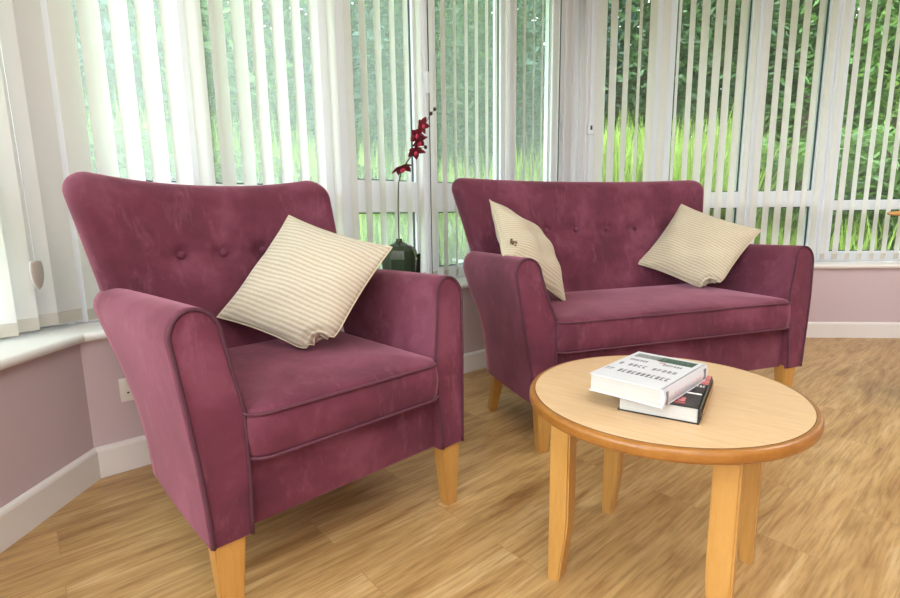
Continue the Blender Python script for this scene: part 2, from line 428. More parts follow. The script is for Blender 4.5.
# ------------------------------------------------------------------ seating
def arch(W, zb, za, sgn, inset=0.0, ax=0.0):
    """arm cross-section in x,z from outer bottom over the arch to inner bottom"""
    cx, rx, rz = W - 0.019 + ax, 0.054 - inset, 0.062 - inset
    zc = za - 0.062
    pts = [(W - inset, zb + inset), (W + 0.004 + ax * .2 - inset, zb + 0.10), (W + 0.011 + ax * .45 - inset, zb + 0.2), (W + 0.022 + ax * .75 - inset, zb + 0.32), (W + 0.031 + ax - inset, zc - 0.04)]
    for i in range(17):
        a = pi * i / 16
        pts.append((cx + rx * cos(a), zc + rz * sin(a)))
    pts += [(W - 0.083 + ax * .7 + inset, zc - 0.07), (W - 0.100 + inset, zc - 0.17), (W - 0.097 + inset, zb + 0.15), (W - 0.090 + inset, zb + inset)]
    res = []
    for k_, ((x0, z0), (x1, z1)) in enumerate(zip(pts[:-1], pts[1:])):
        n = 4 if (k_ < 5 or k_ > 20) else 1; res += [(x0 + (x1 - x0) * i / n, z0 + (z1 - z0) * i / n) for i in range(n)]
    res.append(pts[-1])
    return [(sgn * x, z) for x, z in res]
def rounded_rect(x0, x1, y0, y1, r, n=8, ins=0.0):
    x0 += ins; x1 -= ins; y0 += ins; y1 -= ins; r = max(r - ins, 0.004); out = []
    for cx, cy_, a0 in ((x1 - r, y0 + r, -pi / 2), (x1 - r, y1 - r, 0), (x0 + r, y1 - r, pi / 2), (x0 + r, y0 + r, pi)):
        for i in range(n + 1):
            a = a0 + (pi / 2) * i / n; out.append((cx + r * cos(a), cy_ + r * sin(a)))
    # densify the straight runs
    res = []
    for i in range(len(out)):
        a, b = out[i], out[(i + 1) % len(out)]
        d = math.hypot(b[0] - a[0], b[1] - a[1]); k = max(1, int(d / 0.05))
        for j in range(k): res.append((a[0] + (b[0] - a[0]) * j / k, a[1] + (b[1] - a[1]) * j / k))
    return res

def seat(name, label, cat, mtx, W, zb, za, zc0, zc1, zt, zB, yB, btns, nap, back_out, bx0=0.0, rear_in=0.015, fl=0.008, ax=0.0, skew=0.0):
    root = thing(name, label, cat, mtx)
    def yrear(z):
        t = max(0, z - zb) / 0.5; k = [(0, 0.49), (0.36, 0.50), (0.58, 0.545), (0.72, 0.62), (0.92, 0.69), (1.1, 0.70)]
        if W > 0.5: k = [(a, b - 0.03) for a, b in k]
        for (a, ya), (b, yb) in zip(k[:-1], k[1:]):
            if t <= b:
                q = (t - a) / (b - a); q = q * q * (3 - 2 * q) * 0.4 + q * 0.6; return ya + (yb - ya) * q
        return k[-1][1]
    def y0f(z): return 0.04 * (max(0, z - zb) / 0.5) ** 1.6
    # arms
    for sgn in (-1, 1):
        bm = bmesh.new(); rings = []
        S_ = [(0.0, 0.010), (0.003, 0.004), (0.012, 0.0)] + [(0.03 + 0.93 * i / 12, 0.0) for i in range(13)] + [(0.985, 0.010), (0.995, 0.022), (1.0, 0.045)]
        for s, ins in S_:
            ring = []
            for x, z in arch(W, zb, za, sgn, ins, ax):
                y = y0f(z) + s * (yrear(z) - y0f(z))
                drop = 0.012 * max(0, (z - zb - 0.2) / 0.3) * s
                flare = sgn * fl * s * max(0, (z - zb) / 0.5) ** 1.6
                puff = 0.004 * sin(pi * s)
                ring.append(Vector((x + flare + sgn * puff * (1 if abs(x) > W - 0.03 else -1), y, z - drop)))
            rings.append(ring)
        loft(bm, rings)
        arm = autosmooth(from_bm('armrest', bm, nap, root), 50)
        bm = bmesh.new()
        pp = [Vector((x, y0f(z) - 0.001, z)) for x, z in arch(W, zb, za, sgn, 0.004, ax)]
        tube(bm, pp, 0.0042, 8)
        from_bm('piping', bm, PIPE, arm)
    # base rail
    bm = bmesh.new(); box(bm, -(W - 0.087), W - 0.087, 0.030, 0.50, zb + 0.001, zc0 - 0.004, 0.008)
    from_bm('front_rail', bm, nap, root)
    # back
    bm = bmesh.new(); nu, nv = 72, 64
    def prof(u, v):
        ztop = zt - (0.028 if W < 0.5 else 0.012) * (1 - abs(u) ** 2.2)
        z = zb + 0.02 + v * (ztop - zb - 0.02)
        if z > 0.70: hw = W + back_out[0] + (back_out[1] - back_out[0]) * ((z - 0.70) / (zt - 0.70)) ** 0.9
        else:
            t = min(1, (0.70 - z) / 0.06); t = t * t * (3 - 2 * t); hw = (W + back_out[0]) * (1 - t) + (W - 0.085) * t
        dt = ztop - z; r = 0.07
        if dt < r: hw -= r - sqrt(max(0, r * r - (r - dt) ** 2))
        x = u * hw + bx0 + skew * max(0, (z - 0.72) / 0.3)
        ft = sqrt(max(0, 1 - (1 - min(1, dt / 0.05)) ** 2))
        ds = (1 - abs(u)) * hw; fs = sqrt(max(0, 1 - (1 - min(1, ds / 0.045)) ** 2))
        T = 0.125 * (0.12 + 0.88 * ft) * (0.12 + 0.88 * fs)
        ymid = yB + 0.058 + (z - zB) * 0.27 - 0.045 * abs(u) ** 3 * max(0, min(1, (z - 0.55) / 0.3))
        return x, z, ymid, T
    vsq = [1 - (1 - i / nv) ** 1.35 for i in range(nv + 1)]
    us = [sin(pi / 2 * (2 * i / nu - 1)) * 0.35 + (2 * i / nu - 1) * 0.65 for i in range(nu + 1)]
    fr, bk = [], []
    for v in vsq:
        rf, rb = [], []
        for u in us:
            x, z, ym, T = prof(u, v)
            y = ym - T / 2
            for bx in btns:
                d2 = (x - bx) ** 2 + (z - zB) ** 2
                y += 0.017 * exp(-d2 / 0.0007) + 0.006 * exp(-d2 / 0.004)
            inner = max(0, 1 - (abs(x) / (max(btns) + 0.11)) ** 6)
            y += 0.0055 * inner * exp(-(z - zB) ** 2 / 0.00025)
            rf.append(bm.verts.new((x, y, z))); rb.append(bm.verts.new((x, ym + T / 2, z)))
        fr.append(rf); bk.append(rb)
    for a in range(nv):
        for b in range(nu):
            bm.faces.new((fr[a][b], fr[a][b + 1], fr[a + 1][b + 1], fr[a + 1][b])); bm.faces.new((bk[a][b + 1], bk[a][b], bk[a + 1][b], bk[a + 1][b + 1]))
    for a in range(nv):
        bm.faces.new((fr[a][0], fr[a + 1][0], bk[a + 1][0], bk[a][0])); bm.faces.new((fr[a + 1][nu], fr[a][nu], bk[a][nu], bk[a + 1][nu]))
    for b in range(nu):
        bm.faces.new((fr[nv][b], fr[nv][b + 1], bk[nv][b + 1], bk[nv][b])); bm.faces.new((fr[0][b + 1], fr[0][b], bk[0][b], bk[0][b + 1]))
    from_bm('backrest', bm, nap, root)
    for bx in btns:
        bm = bmesh.new(); bmesh.ops.create_uvsphere(bm, u_segments=16, v_segments=10, radius=0.0125, matrix=Matrix.Translation((bx, yB + 0.010, zB)) @ Matrix.Diagonal((1, 0.55, 1, 1)))
        from_bm('button', bm, BTN, root)
    # seat cushion
    bm = bmesh.new(); rings = []; hx = W - 0.089; y0, y1 = -0.016, 0.60
    prof2 = [(0.030, zc0 + 0.001), (0.012, zc0 + 0.001), (0.003, zc0 + 0.008), (0.0, zc0 + 0.016), (-0.004, (zc0 + zc1) / 2), (0.0, zc1 - 0.018), (0.003, zc1 - 0.008), (0.010, zc1), (0.024, zc1 + 0.005)]
    base = rounded_rect(-hx, hx, y0, y1, 0.055); nb = len(base); cym = (y0 + y1) / 2
    nrm = []
    for i in range(nb):
        a, b = base[i - 1], base[(i + 1) % nb]; d = math.hypot(b[0] - a[0], b[1] - a[1]); nrm.append(((b[1] - a[1]) / d, -(b[0] - a[0]) / d))
    for ins, z in prof2: rings.append([Vector((p[0] - q[0] * ins, p[1] - q[1] * ins, z)) for p, q in zip(base, nrm)])
    edge = rings[-1]
    for sc_ in (0.92, 0.82, 0.70, 0.56, 0.42, 0.28, 0.14):
        rings.append([Vector((p.x * sc_, cym + (p.y - cym) * sc_, zc1 + 0.005 + 0.017 * (1 - sc_ ** 3))) for p in edge])
    loft(bm, rings, True, False)
    bm.verts.ensure_lookup_table(); last = bm.verts[-nb:]; cv = bm.verts.new((0, cym, zc1 + 0.0222))
    for i in range(nb): bm.faces.new((last[i], last[(i + 1) % nb], cv))
    cush = from_bm('seat_cushion', bm, nap, root)
    for z in (zc1 - 0.006, zc0 + 0.006):
        bm = bmesh.new(); tube(bm, [Vector((x, y - 0.001, z)) for x, y in rounded_rect(-hx, hx, y0 - 0.001, y1, 0.055)], 0.0038, 6, closed=True)
        from_bm('piping', bm, PIPEC, cush)
    # legs
    for sgn in (-1, 1):
        for front in (True, False):
            bm = bmesh.new()
            if front:
                xo = W - (0.006 if W < 0.5 else 0.022); r0 = [(xo - 0.070, 0.008), (xo, 0.008), (xo, 0.062), (xo - 0.070, 0.062)]; r1 = [(xo - 0.052, 0.014), (xo - 0.010, 0.014), (xo - 0.010, 0.052), (xo - 0.052, 0.052)]
                ra, rb = r0, r1
            else:
                xo = W - rear_in; ra = [(xo - 0.05, 0.385), (xo, 0.385), (xo, 0.435), (xo - 0.05, 0.435)]; rb = [(xo - 0.042, 0.465), (xo - 0.008, 0.465), (xo - 0.008, 0.50), (xo - 0.042, 0.50)]
            rings = []
            for t in (0, 0.5, 0.96, 1.0):
                z = (zb + 0.012) * (1 - t) + 0.0 * t
                k = 0.004 if t == 1.0 else 0
                q = [((a[0] * (1 - t) + b[0] * t), (a[1] * (1 - t) + b[1] * t)) for a, b in zip(ra, rb)]
                mx_ = sum(p[0] for p in q) / 4; my_ = sum(p[1] for p in q) / 4
                rings.append([Vector((sgn * (x + (mx_ - x) * k * 20), y + (my_ - y) * k * 20, z)) for x, y in q])
            loft(bm, rings)
            bmesh.ops.recalc_face_normals(bm, faces=bm.faces)
            bmesh.ops.bevel(bm, geom=[e for e in bm.edges if abs((e.verts[0].co - e.verts[1].co).normalized().z) > 0.7], offset=0.004, segments=2, affect='EDGES')
            from_bm('leg', bm, LEGW, root, smooth=False)
    return root

CHM = frame_m((-0.23745, 1.22397), 0.75634)
SOM = frame_m((0.94484, 1.98662), 0.32059)
seat('armchair', 'plum velvet armchair with a four-button back and beech legs, nearest the camera on the left', 'armchair', CHM,
     0.375, 0.203, 0.722, 0.372, 0.486, 1.038, 0.789, 0.655, [-0.195, -0.065, 0.065, 0.195], VEL, (0.010, 0.040), -0.030, 0.12, 0.03, 0.0, -0.028)
seat('two_seat_sofa', 'plum velvet two-seat sofa with a row of buttons, in front of the far bay window', 'sofa', SOM,
     0.675, 0.200, 0.745, 0.388, 0.512, 1.076, 0.818, 0.655, [(i - 2.5) * 0.178 for i in range(6)], VEL, (-0.02, 0.076), 0.0, 0.015, -0.022, 0.026)

# ------------------------------------------------------------------ throw pillows
def pillow(name, label, F, c, eul, size, m, crump=None, group=None, patch=False):
    """square pillow, local x/z in its plane, y its thickness; eul are the euler angles of the diamond frame"""
    R = Matrix.Rotation(eul[2], 4, 'Z') @ Matrix.Rotation(eul[1], 4, 'Y') @ Matrix.Rotation(eul[0], 4, 'X') @ Matrix.Rotation(radians(45), 4, 'Y')
    mtx = F @ Matrix.Translation(c) @ R
    n = 44; h = size / 2; bm = bmesh.new(); rnd = random.Random(hash(name + label) % 1000 if False else len(label))
    ph = [rnd.uniform(0, 6) for _ in range(6)]
    f, b = [], []
    for j in range(n + 1):
        rf, rb = [], []
        for i in range(n + 1):
            s = 2 * i / n - 1; t = 2 * j / n - 1
            s = sin(s * pi / 2) * 0.3 + s * 0.7; t = sin(t * pi / 2) * 0.3 + t * 0.7
            x = s * h * (1 - 0.075 * (1 - t * t)) ; z = t * h * (1 - 0.075 * (1 - s * s))
            e = max(0.0, (1 - abs(s) ** 2.6)) ** 0.62 * max(0.0, (1 - abs(t) ** 2.6)) ** 0.62
            T = (0.082 if patch else 0.066) * e
            wr = 0.0045 * sin(7 * s + ph[0] + 3 * t) * e + 0.004 * sin(9 * t + ph[1] - 5 * s) * e
            # creases running in from the corners
            for (cs, ct) in ((1, 1), (1, -1), (-1, -1), (-1, 1)):
                d = math.hypot(s - cs, t - ct)
                if d < 0.8:
                    ang = math.atan2(t - ct, s - cs); wr += 0.006 * (0.8 - d) * cos(ang * 9 + ph[2]) * e ** 0.5
            y_off = 0
            if crump:
                cs, ct = crump; d = math.hypot(s - cs, t - ct)
                if d < 0.55:
                    k = (0.55 - d) / 0.55
                    x -= cs * k * k * 0.07; z -= ct * k * k * 0.07; y_off = -0.02 * k * sin(d * 30)
            rf.append(bm.verts.new((x, -T + wr + y_off, z)))
            rb.append(rf[-1] if i in (0, n) or j in (0, n) else bm.verts.new((x, T * 0.8 - wr + y_off, z)))
        f.append(rf); b.append(rb)
    for j in range(n):
        for i in range(n):
            bm.faces.new((f[j][i], f[j][i + 1], f[j + 1][i + 1], f[j + 1][i])); bm.faces.new((b[j][i + 1], b[j][i], b[j + 1][i], b[j + 1][i + 1]))
    root = thing(name, label, 'cushion', mtx, group)
    body = from_bm('cushion_cover', bm, m, root)
    # seam along the edge
    bm = bmesh.new(); loop = []
    def E(s, t): return Vector((s * h * (1 - 0.075 * (1 - t * t)), 0, t * h * (1 - 0.075 * (1 - s * s))))
    for k in range(24): loop.append(E(-1 + k / 12, -1))
    for k in range(24): loop.append(E(1, -1 + k / 12))
    for k in range(24): loop.append(E(1 - k / 12, 1))
    for k in range(24): loop.append(E(-1, 1 - k / 12))
    if crump:
        for p in loop:
            d = math.hypot(p.x / h - crump[0], p.z / h - crump[1])
            if d < 0.55: k = (0.55 - d) / 0.55; p.x -= crump[0] * k * k * 0.07; p.z -= crump[1] * k * k * 0.07; p.y += -0.02 * k * sin(d * 30)
    tube(bm, loop, 0.0022, 6, closed=True); from_bm('seam', bm, PSEAM, root)
    if patch:
        bm = bmesh.new(); rr = random.Random(3)
        for q in range(16):
            a = rr.uniform(0, 6.28); d = rr.uniform(0, 0.028)
            bmesh.ops.create_icosphere(bm, subdivisions=1, radius=rr.uniform(0.004, 0.008), matrix=Matrix.Translation((patch[0] + d * cos(a) * 1.3, patch[1] + rr.uniform(-.004, .002), patch[2] + d * sin(a) * 0.7)))
        from_bm('embroidered_motif', bm, mat('brown_embroidery', (112, 88, 66), 0.9), root)
    return root
PSEAM = mat('cream_seam', (204, 192, 164), 0.9)
PM1 = pillow_mat('striped_cream_cotton', (194, 182, 164), (180, 167, 149), 22.0)
PM2 = pillow_mat('pale_cream_cotton', (196, 184, 162), (186, 173, 150), 24.0)
pillow('throw_cushion', 'cream throw cushion with taupe stripes leaning in the armchair', CHM, (0.088, 0.415, 0.698), (-0.717, -0.358, -0.664), 0.420, PM1, crump=(1, -1))
pillow('throw_cushion', 'faintly striped cream throw cushion at the right end of the sofa', SOM, (0.463, 0.435, 0.722), (-0.665, -0.301, -0.658), 0.412, PM2, crump=(1, -1))
pillow('throw_cushion', 'cream throw cushion with a small brown motif behind the left arm of the sofa', SOM, (-0.50, 0.405, 0.742), (-0.653, -0.089, 0.77), 0.40, PM2, patch=(-0.145, -0.040, -0.09))

# ------------------------------------------------------------------ coffee table
TBM = frame_m((0.51464, 1.1685), -0.66516)
TH = 0.47325
tb = thing('coffee_table', 'round beech coffee table with an oak-effect top holding two books', 'coffee table', TBM)
ta_ = 2.27036 - (-0.66516); TR = 0.3110; TE = 1.05011
def ell(r_in, z, n=96):
    out = []
    for i in range(n):
        a = 2 * pi * i / n; x = (TR - r_in) * cos(a); y = (TR * TE - r_in) * sin(a)
        out.append(Vector((x * cos(ta_) - y * sin(ta_), x * sin(ta_) + y * cos(ta_), z)))
    return out
bm = bmesh.new()
th_ = 0.027
rings = [ell(0.0135, TH - 0.0006)]
for i in range(9):
    a = pi / 2 * (1 - i / 8) ; rings.append(ell(0.010 - 0.010 * cos(a) - 0.0035, TH - 0.010 + 0.010 * sin(a)))
for i in range(1, 9):
    a = pi / 2 * i / 8; rings.append(ell(0.012 - 0.012 * cos(a) - 0.0035, TH - 0.018 - 0.012 * sin(a)))
rings.append(ell(0.05, TH - th_))
loft(bm, rings, False, True); from_bm('edging', bm, RIMW, tb)
bm = bmesh.new(); loft(bm, [ell(0.0095, TH - 0.004), ell(0.0095, TH + 0.0002), ell(0.0112, TH + 0.0002), ell(0.0112, TH - 0.004)], False, False)
from_bm('joint_line', bm, LINE, tb, smooth=False)
bm = bmesh.new(); loft(bm, [ell(0.0108, TH - 0.02), ell(0.0108, TH + 0.0006)]); from_bm('tabletop', bm, TOPW, tb, smooth=False)
ox, oy = 0.200, 0.200
for sx in (-1, 1):
    for sy in (-1, 1):
        bm = bmesh.new(); rings = []
        for z, w in ((TH - th_, 0.050), (0.19, 0.050), (0.16, 0.0495), (0.13, 0.047), (0.07, 0.039), (0.004, 0.030), (0.0, 0.028)):
            y0, y1 = oy - 0.045, oy
            rings.append([Vector((sx * (ox - w), sy * y0, z)), Vector((sx * ox, sy * y0, z)), Vector((sx * ox, sy * y1, z)), Vector((sx * (ox - w), sy * y1, z))])
        loft(bm, rings); bmesh.ops.recalc_face_normals(bm, faces=bm.faces)
        bmesh.ops.bevel(bm, geom=[e for e in bm.edges if abs((e.verts[0].co - e.verts[1].co).normalized().z) > 0.6], offset=0.004, segments=2, affect='EDGES')
        from_bm('leg', bm, LEGW, tb, smooth=False)
for (x0, x1, y0, y1) in ((-0.155, 0.155, -0.185, -0.163), (-0.155, 0.155, 0.163, 0.185), (-0.19, -0.168, -0.158, 0.158), (0.168, 0.19, -0.158, 0.158)):
    bm = bmesh.new(); box(bm, x0, x1, y0, y1, TH - 0.058, TH - th_, 0.002); from_bm('apron', bm, LEGW, tb, smooth=False)

# ------------------------------------------------------------------ books
PAGE = mat('book_pages', (236, 232, 224), 0.85)
def page_bump(m):
    c = coords(m, (1, 1, 900)); n = noise(m, c, 1.0, 2); r = ramp(m, [(0.3, (176, 173, 168)), (0.7, (202, 199, 195))]); L(m, n.outputs['Fac'], r.inputs[0]); L(m, r.outputs[0], P(m).inputs['Base Color'])
page_bump(PAGE)
WHC = mat('white_book_jacket', (206, 206, 212), 0.35)
BKC = mat('black_book_jacket', (22, 18, 18), 0.3)
INK = mat('dark_ink', (120, 118, 124), 0.6); PINK = mat('pink_print', (205, 120, 125), 0.5); GRN = mat('dark_green_print', (58, 84, 72), 0.5)
GREY = mat('grey_print', (128, 134, 132), 0.5); WPR = mat('white_print', (240, 236, 236), 0.5); TAN = mat('tan_spine_foil', (150, 112, 62), 0.4); RED = mat('red_print', (190, 96, 92), 0.5)
def book(label, mtx, lx, wy, h, cover, spine_m=None):
    """x long side, y from fore-edge to spine at +y"""
    root = thing('hardback_book', label, 'book', mtx)
    bm = bmesh.new(); box(bm, -lx / 2 + 0.003, lx / 2 - 0.003, -wy / 2 + 0.004, wy / 2 - 0.003, 0.0025, h - 0.0025); from_bm('pages', bm, PAGE, root, smooth=False)
    bm = bmesh.new(); box(bm, -lx / 2, lx / 2, -wy / 2, wy / 2 - 0.001, 0, 0.0025, 0.0008, 1); box(bm, -lx / 2, lx / 2, -wy / 2, wy / 2 - 0.001, h - 0.0025, h, 0.0008, 1)
    n = 10; rings = []
    for x in (-lx / 2, lx / 2):
        ring = [Vector((x, wy / 2 - 0.003 + 0.006 * sin(pi * i / n), h * (i / n))) for i in range(n + 1)] + [Vector((x, wy / 2 - 0.005, h * (1 - i / n))) for i in range(n + 1)]
        rings.append(ring)
    loft(bm, rings)
    cv = from_bm('cover', bm, cover, root, smooth=False)
    return root, cv
def flat(parent, name, m, rects, z, h=0.0003):
    bm = bmesh.new()
    for (x0, x1, y0, y1) in rects: box(bm, x0, x1, y0, y1, z, z + h)
    return from_bm(name, bm, m, parent, smooth=False)
def glyphs(parent, m, x, y0, y1, n, hgt, z, rnd, gaps=()):
    """one line of tiny strokes, running along y"""
    bm = bmesh.new(); st = (y1 - y0) / n; w = st * 0.62
    for i in range(n):
        if i in gaps: continue
        y = y0 + i * st; t = hgt * 0.16; k = rnd.randrange(5)
        box(bm, x, x + hgt, y, y + t, z, z + 0.0003)
        if k in (0, 1, 3): box(bm, x, x + hgt, y + w - t, y + w, z, z + 0.0003)
        if k in (0, 2): box(bm, x, x + t, y, y + w, z, z + 0.0003)
        if k in (1, 2, 4): box(bm, x + hgt - t, x + hgt, y, y + w, z, z + 0.0003)
        if k in (3, 4): box(bm, x + hgt * .45, x + hgt * .45 + t, y, y + w, z, z + 0.0003)
    return from_bm('lettering', bm, m, parent, smooth=False)
# lower book
HB = 0.035
def book_frame(front, left, tr, z):
    """x axis from front corner towards tr; y axis from left to front (spine on the +y side, facing right)"""
    f_, l_, t_ = Vector((*front, 0)), Vector((*left, 0)), Vector((*tr, 0))
    return f_, l_, t_
c_lo = Vector((0.496, 1.107, TH + 0.0008)); a_lo = radians(57.5)
# book local: +x away from the camera along the spine, +y to the left; spine is on the right, so flip y
def bookmtx(c, a): return Matrix.Translation(c) @ Matrix.Rotation(a, 4, 'Z') @ Matrix.Rotation(pi, 4, 'X') @ Matrix.Identity(4)
def bm_up(c, a, h): # upright frame whose +y points to the right-hand (spine) side when turned half round about x
    return Matrix.Translation(c + Vector((0, 0, h))) @ Matrix.Rotation(a, 4, 'Z') @ Matrix.Rotation(pi, 4, 'X')
lo, locv = book('black jacketed hardback book with pink and white print, under the white book on the table', bm_up(c_lo, a_lo, HB), 0.238, 0.163, HB, BKC)
# after the half-turn the visible top is local z = 0, so prints sit just below it
zt_ = -0.0003
flat(locv, 'cover_print', PINK, [(0.046, 0.118, 0.0, 0.079)], zt_)
flat(locv, 'cover_print', RED, [(0.052, 0.058, 0.0, 0.079), (0.080, 0.086, 0.02, 0.079)], zt_ - 0.0002)
flat(locv, 'cover_print', WPR, [(-0.034, -0.026, -0.03, 0.074)], zt_)
flat(locv, 'cover_print', PINK, [(-0.082, -0.040, 0.024, 0.040), (-0.092, -0.066, 0.034, 0.048)], zt_)
flat(locv, 'cover_print', RED, [(-0.05, -0.040, -0.01, 0.018), (-0.105, -0.098, -0.01, 0.05), (-0.09, -0.074, 0.008, 0.022)], zt_)
glyphs(locv, WPR, 0.022, 0.040, 0.076, 6, 0.012, zt_, random.Random(2))
bm = bmesh.new()     # the white letter W
for (a, b) in (((-0.012, 0.012), (0.016, 0.018)), ((0.016, 0.018), (-0.002, 0.025)), ((-0.002, 0.025), (0.016, 0.032)), ((0.016, 0.032), (-0.012, 0.038))):
    d = Vector((b[0] - a[0], b[1] - a[1], 0)); nn = Vector((-d.y, d.x, 0)).normalized() * 0.0026
    q = [Vector((a[0], a[1], zt_)) + nn, Vector((b[0], b[1], zt_)) + nn, Vector((b[0], b[1], zt_)) - nn, Vector((a[0], a[1], zt_)) - nn]
    loft(bm, [q, [p + Vector((0, 0, 0.0003)) for p in q]])
from_bm('lettering', bm, WPR, locv, smooth=False)
bm = bmesh.new(); box(bm, -0.105, 0.105, 0.163 / 2 + 0.0030, 0.163 / 2 + 0.0034, 0.008, HB - 0.008); from_bm('spine_panel', bm, TAN, locv, smooth=False)
# upper book
HU = 0.040
c_up = Vector((0.452, 1.106, TH + 0.0008 + HB + 0.0008)); a_up = radians(44.5)
up, upcv = book('white jacketed hardback book with grey lettering, lying on top of the black book', bm_up(c_up, a_up, HU), 0.243, 0.166, HU, WHC)
flat(upcv, 'cover_print', GREY, [(0.072, 0.104, -0.072, -0.01)], zt_)
flat(upcv, 'cover_print', GRN, [(0.068, 0.106, -0.012, 0.068)], zt_)
rg = random.Random(5)
flat(upcv, 'cover_print', INK, [(0.080 + rg.uniform(0, .014), 0.084 + rg.uniform(.006, .016), y, y + 0.005) for y in (-0.05, -0.036, -0.02, -0.004, 0.01, 0.022, 0.036, 0.048)], zt_ - 0.0002)
glyphs(upcv, INK, 0.038, -0.066, -0.022, 7, 0.013, zt_, rg); glyphs(upcv, INK, 0.040, 0.012, 0.056, 7, 0.013, zt_, rg)
glyphs(upcv, RED, 0.053, 0.00, 0.014, 3, 0.009, zt_, rg)
glyphs(upcv, INK, -0.010, -0.070, 0.064, 12, 0.018, zt_, rg, (1, 6))
glyphs(upcv, INK, -0.066, -0.046, 0.070, 11, 0.022, zt_, rg)
glyphs(upcv, GREY, -0.062, -0.076, -0.056, 2, 0.016, zt_, rg)
yb_ = 0.166 / 2 + 0.0026
for (x0, x1, z0, z1, mm) in ((0.095, 0.106, 0.006, 0.030, INK), (-0.112, -0.104, 0.006, 0.034, INK)):
    bm = bmesh.new(); box(bm, x0, x1, yb_ - 0.001, yb_ + 0.0008, z0, z1); from_bm('spine_print', bm, mm, upcv, smooth=False)
bm = bmesh.new()
for i in range(9): box(bm, -0.07 + i * 0.017, -0.07 + i * 0.017 + 0.009, yb_, yb_ + 0.0008, 0.016 + rg.uniform(0, .003), 0.019 + rg.uniform(0, .004))
from_bm('spine_print', bm, mat('faint_pink_print', (214, 184, 190), 0.5), upcv, smooth=False)

# ------------------------------------------------------------------ potted orchid on the sill
DKG = mat('dark_green_glass', (70, 84, 66), 0.08, Transmission_Weight=0.45, IOR=1.45)
STEMM = mat('dark_stem', (34, 42, 28), 0.6); PETAL = translucent('crimson_petal', (104, 4, 28), (150, 14, 44), 0.15, 0.6); PETC = mat('pink_petal_centre', (190, 50, 84), 0.6); BUDM = mat('dark_bud', (48, 22, 24), 0.6)
px_, py_ = 1.340, 0.015
PLM = W2 @ Matrix.Translation((px_, py_, SILL))
plant = thing('potted_orchid', 'crimson orchid on one tall thin stem in a dark faceted glass vase on the sill', 'orchid', PLM)
bm = bmesh.new(); seg = 9; rings = []
for z, r_ in ((0.0, 0.058), (0.02, 0.066), (0.10, 0.095), (0.165, 0.100), (0.205, 0.088), (0.228, 0.062), (0.242, 0.030), (0.250, 0.017), (0.262, 0.016), (0.262, 0.011), (0.235, 0.010)):
    rings.append([Vector((r_ * cos(2 * pi * i / seg + 0.2), r_ * 0.92 * sin(2 * pi * i / seg + 0.2), z)) for i in range(seg)])
loft(bm, rings); from_bm('vase', bm, DKG, plant, smooth=False)
bm = bmesh.new(); box(bm, 0.060, 0.088, -0.05, 0.05, 0.0, 0.185, 0.003)
for v in bm.verts: v.co.x += (v.co.z) * 0.05
from_bm('dark_side_panel', bm, BLK, plant, smooth=False)
def pl(x, z): return Vector((x - px_, 0.0, z - SILL))
bm = bmesh.new()
stem = [pl(1.340, 0.76), pl(1.341, 0.95), pl(1.347, 1.06), pl(1.368, 1.12), pl(1.412, 1.175), pl(1.46, 1.23), pl(1.49, 1.30), pl(1.53, 1.37), pl(1.565, 1.415), pl(1.585, 1.435)]
tube(bm, stem, [0.0032] * 5 + [0.0026, 0.0022, 0.0018, 0.0014, 0.001], 7); from_bm('stem', bm, STEMM, plant)
def blossom(c, s, yaw, tilt, seed):
    rr = random.Random(seed); M_ = Matrix.Translation(c) @ Matrix.Rotation(yaw, 4, 'Z') @ Matrix.Rotation(tilt, 4, 'X')
    bm = bmesh.new()
    for k in range(5):
        a = 2 * pi * k / 5 + rr.uniform(-.15, .15); wdt = s * (0.46 if k % 2 else 0.36); ln = s * rr.uniform(0.9, 1.1); g = []
        for i in range(6):
            t = i / 5; ww = wdt * sin(pi * min(1, 0.12 + t * 0.86)) ** 0.7; row = []
            for j in range(5):
                q = j / 4 * 2 - 1; r_ = ln * t
                lp = Vector((r_ * cos(a) - q * ww * sin(a), -0.25 * s * t * t + 0.12 * s * q * q, r_ * sin(a) + q * ww * cos(a)))
                row.append(bm.verts.new(M_ @ lp))
            g.append(row)
        for i in range(5):
            for j in range(4): bm.faces.new((g[i][j], g[i][j + 1], g[i + 1][j + 1], g[i + 1][j]))
    fl_ = from_bm('flower', bm, PETAL, plant, recalc=False)
    bm = bmesh.new(); bmesh.ops.create_icosphere(bm, subdivisions=2, radius=s * 0.2, matrix=M_ @ Matrix.Translation((0, -0.12 * s, -0.1 * s)) @ Matrix.Diagonal((1, 1.2, 1.5, 1)))
    from_bm('flower_centre', bm, PETC, fl_)
blossom(pl(1.368, 1.132) + Vector((0, -0.012, 0)), 0.056, 0.2, radians(66), 1)
blossom(pl(1.45, 1.215) + Vector((0, -0.012, 0)), 0.045, -0.3, radians(52), 2)
blossom(pl(1.475, 1.262) + Vector((-.005, -0.015, 0)), 0.048, 0.4, radians(45), 3)
blossom(pl(1.482, 1.300) + Vector((-.008, 0.006, 0)), 0.040, -0.5, radians(25), 4)
blossom(pl(1.505, 1.348) + Vector((-.003, -0.008, 0)), 0.040, 0.1, radians(12), 5)
for (x, z) in ((1.563, 1.414), (1.588, 1.438), (1.523, 1.245)):
    bm = bmesh.new(); bmesh.ops.create_icosphere(bm, subdivisions=2, radius=0.0085, matrix=Matrix.Translation(pl(x, z)) @ Matrix.Diagonal((1, 1, 1.2, 1))); from_bm('bud', bm, BUDM, plant)
bm = bmesh.new(); tube(bm, [pl(1.47, 1.235), pl(1.523, 1.245)], 0.0012, 6); from_bm('twig', bm, STEMM, plant)

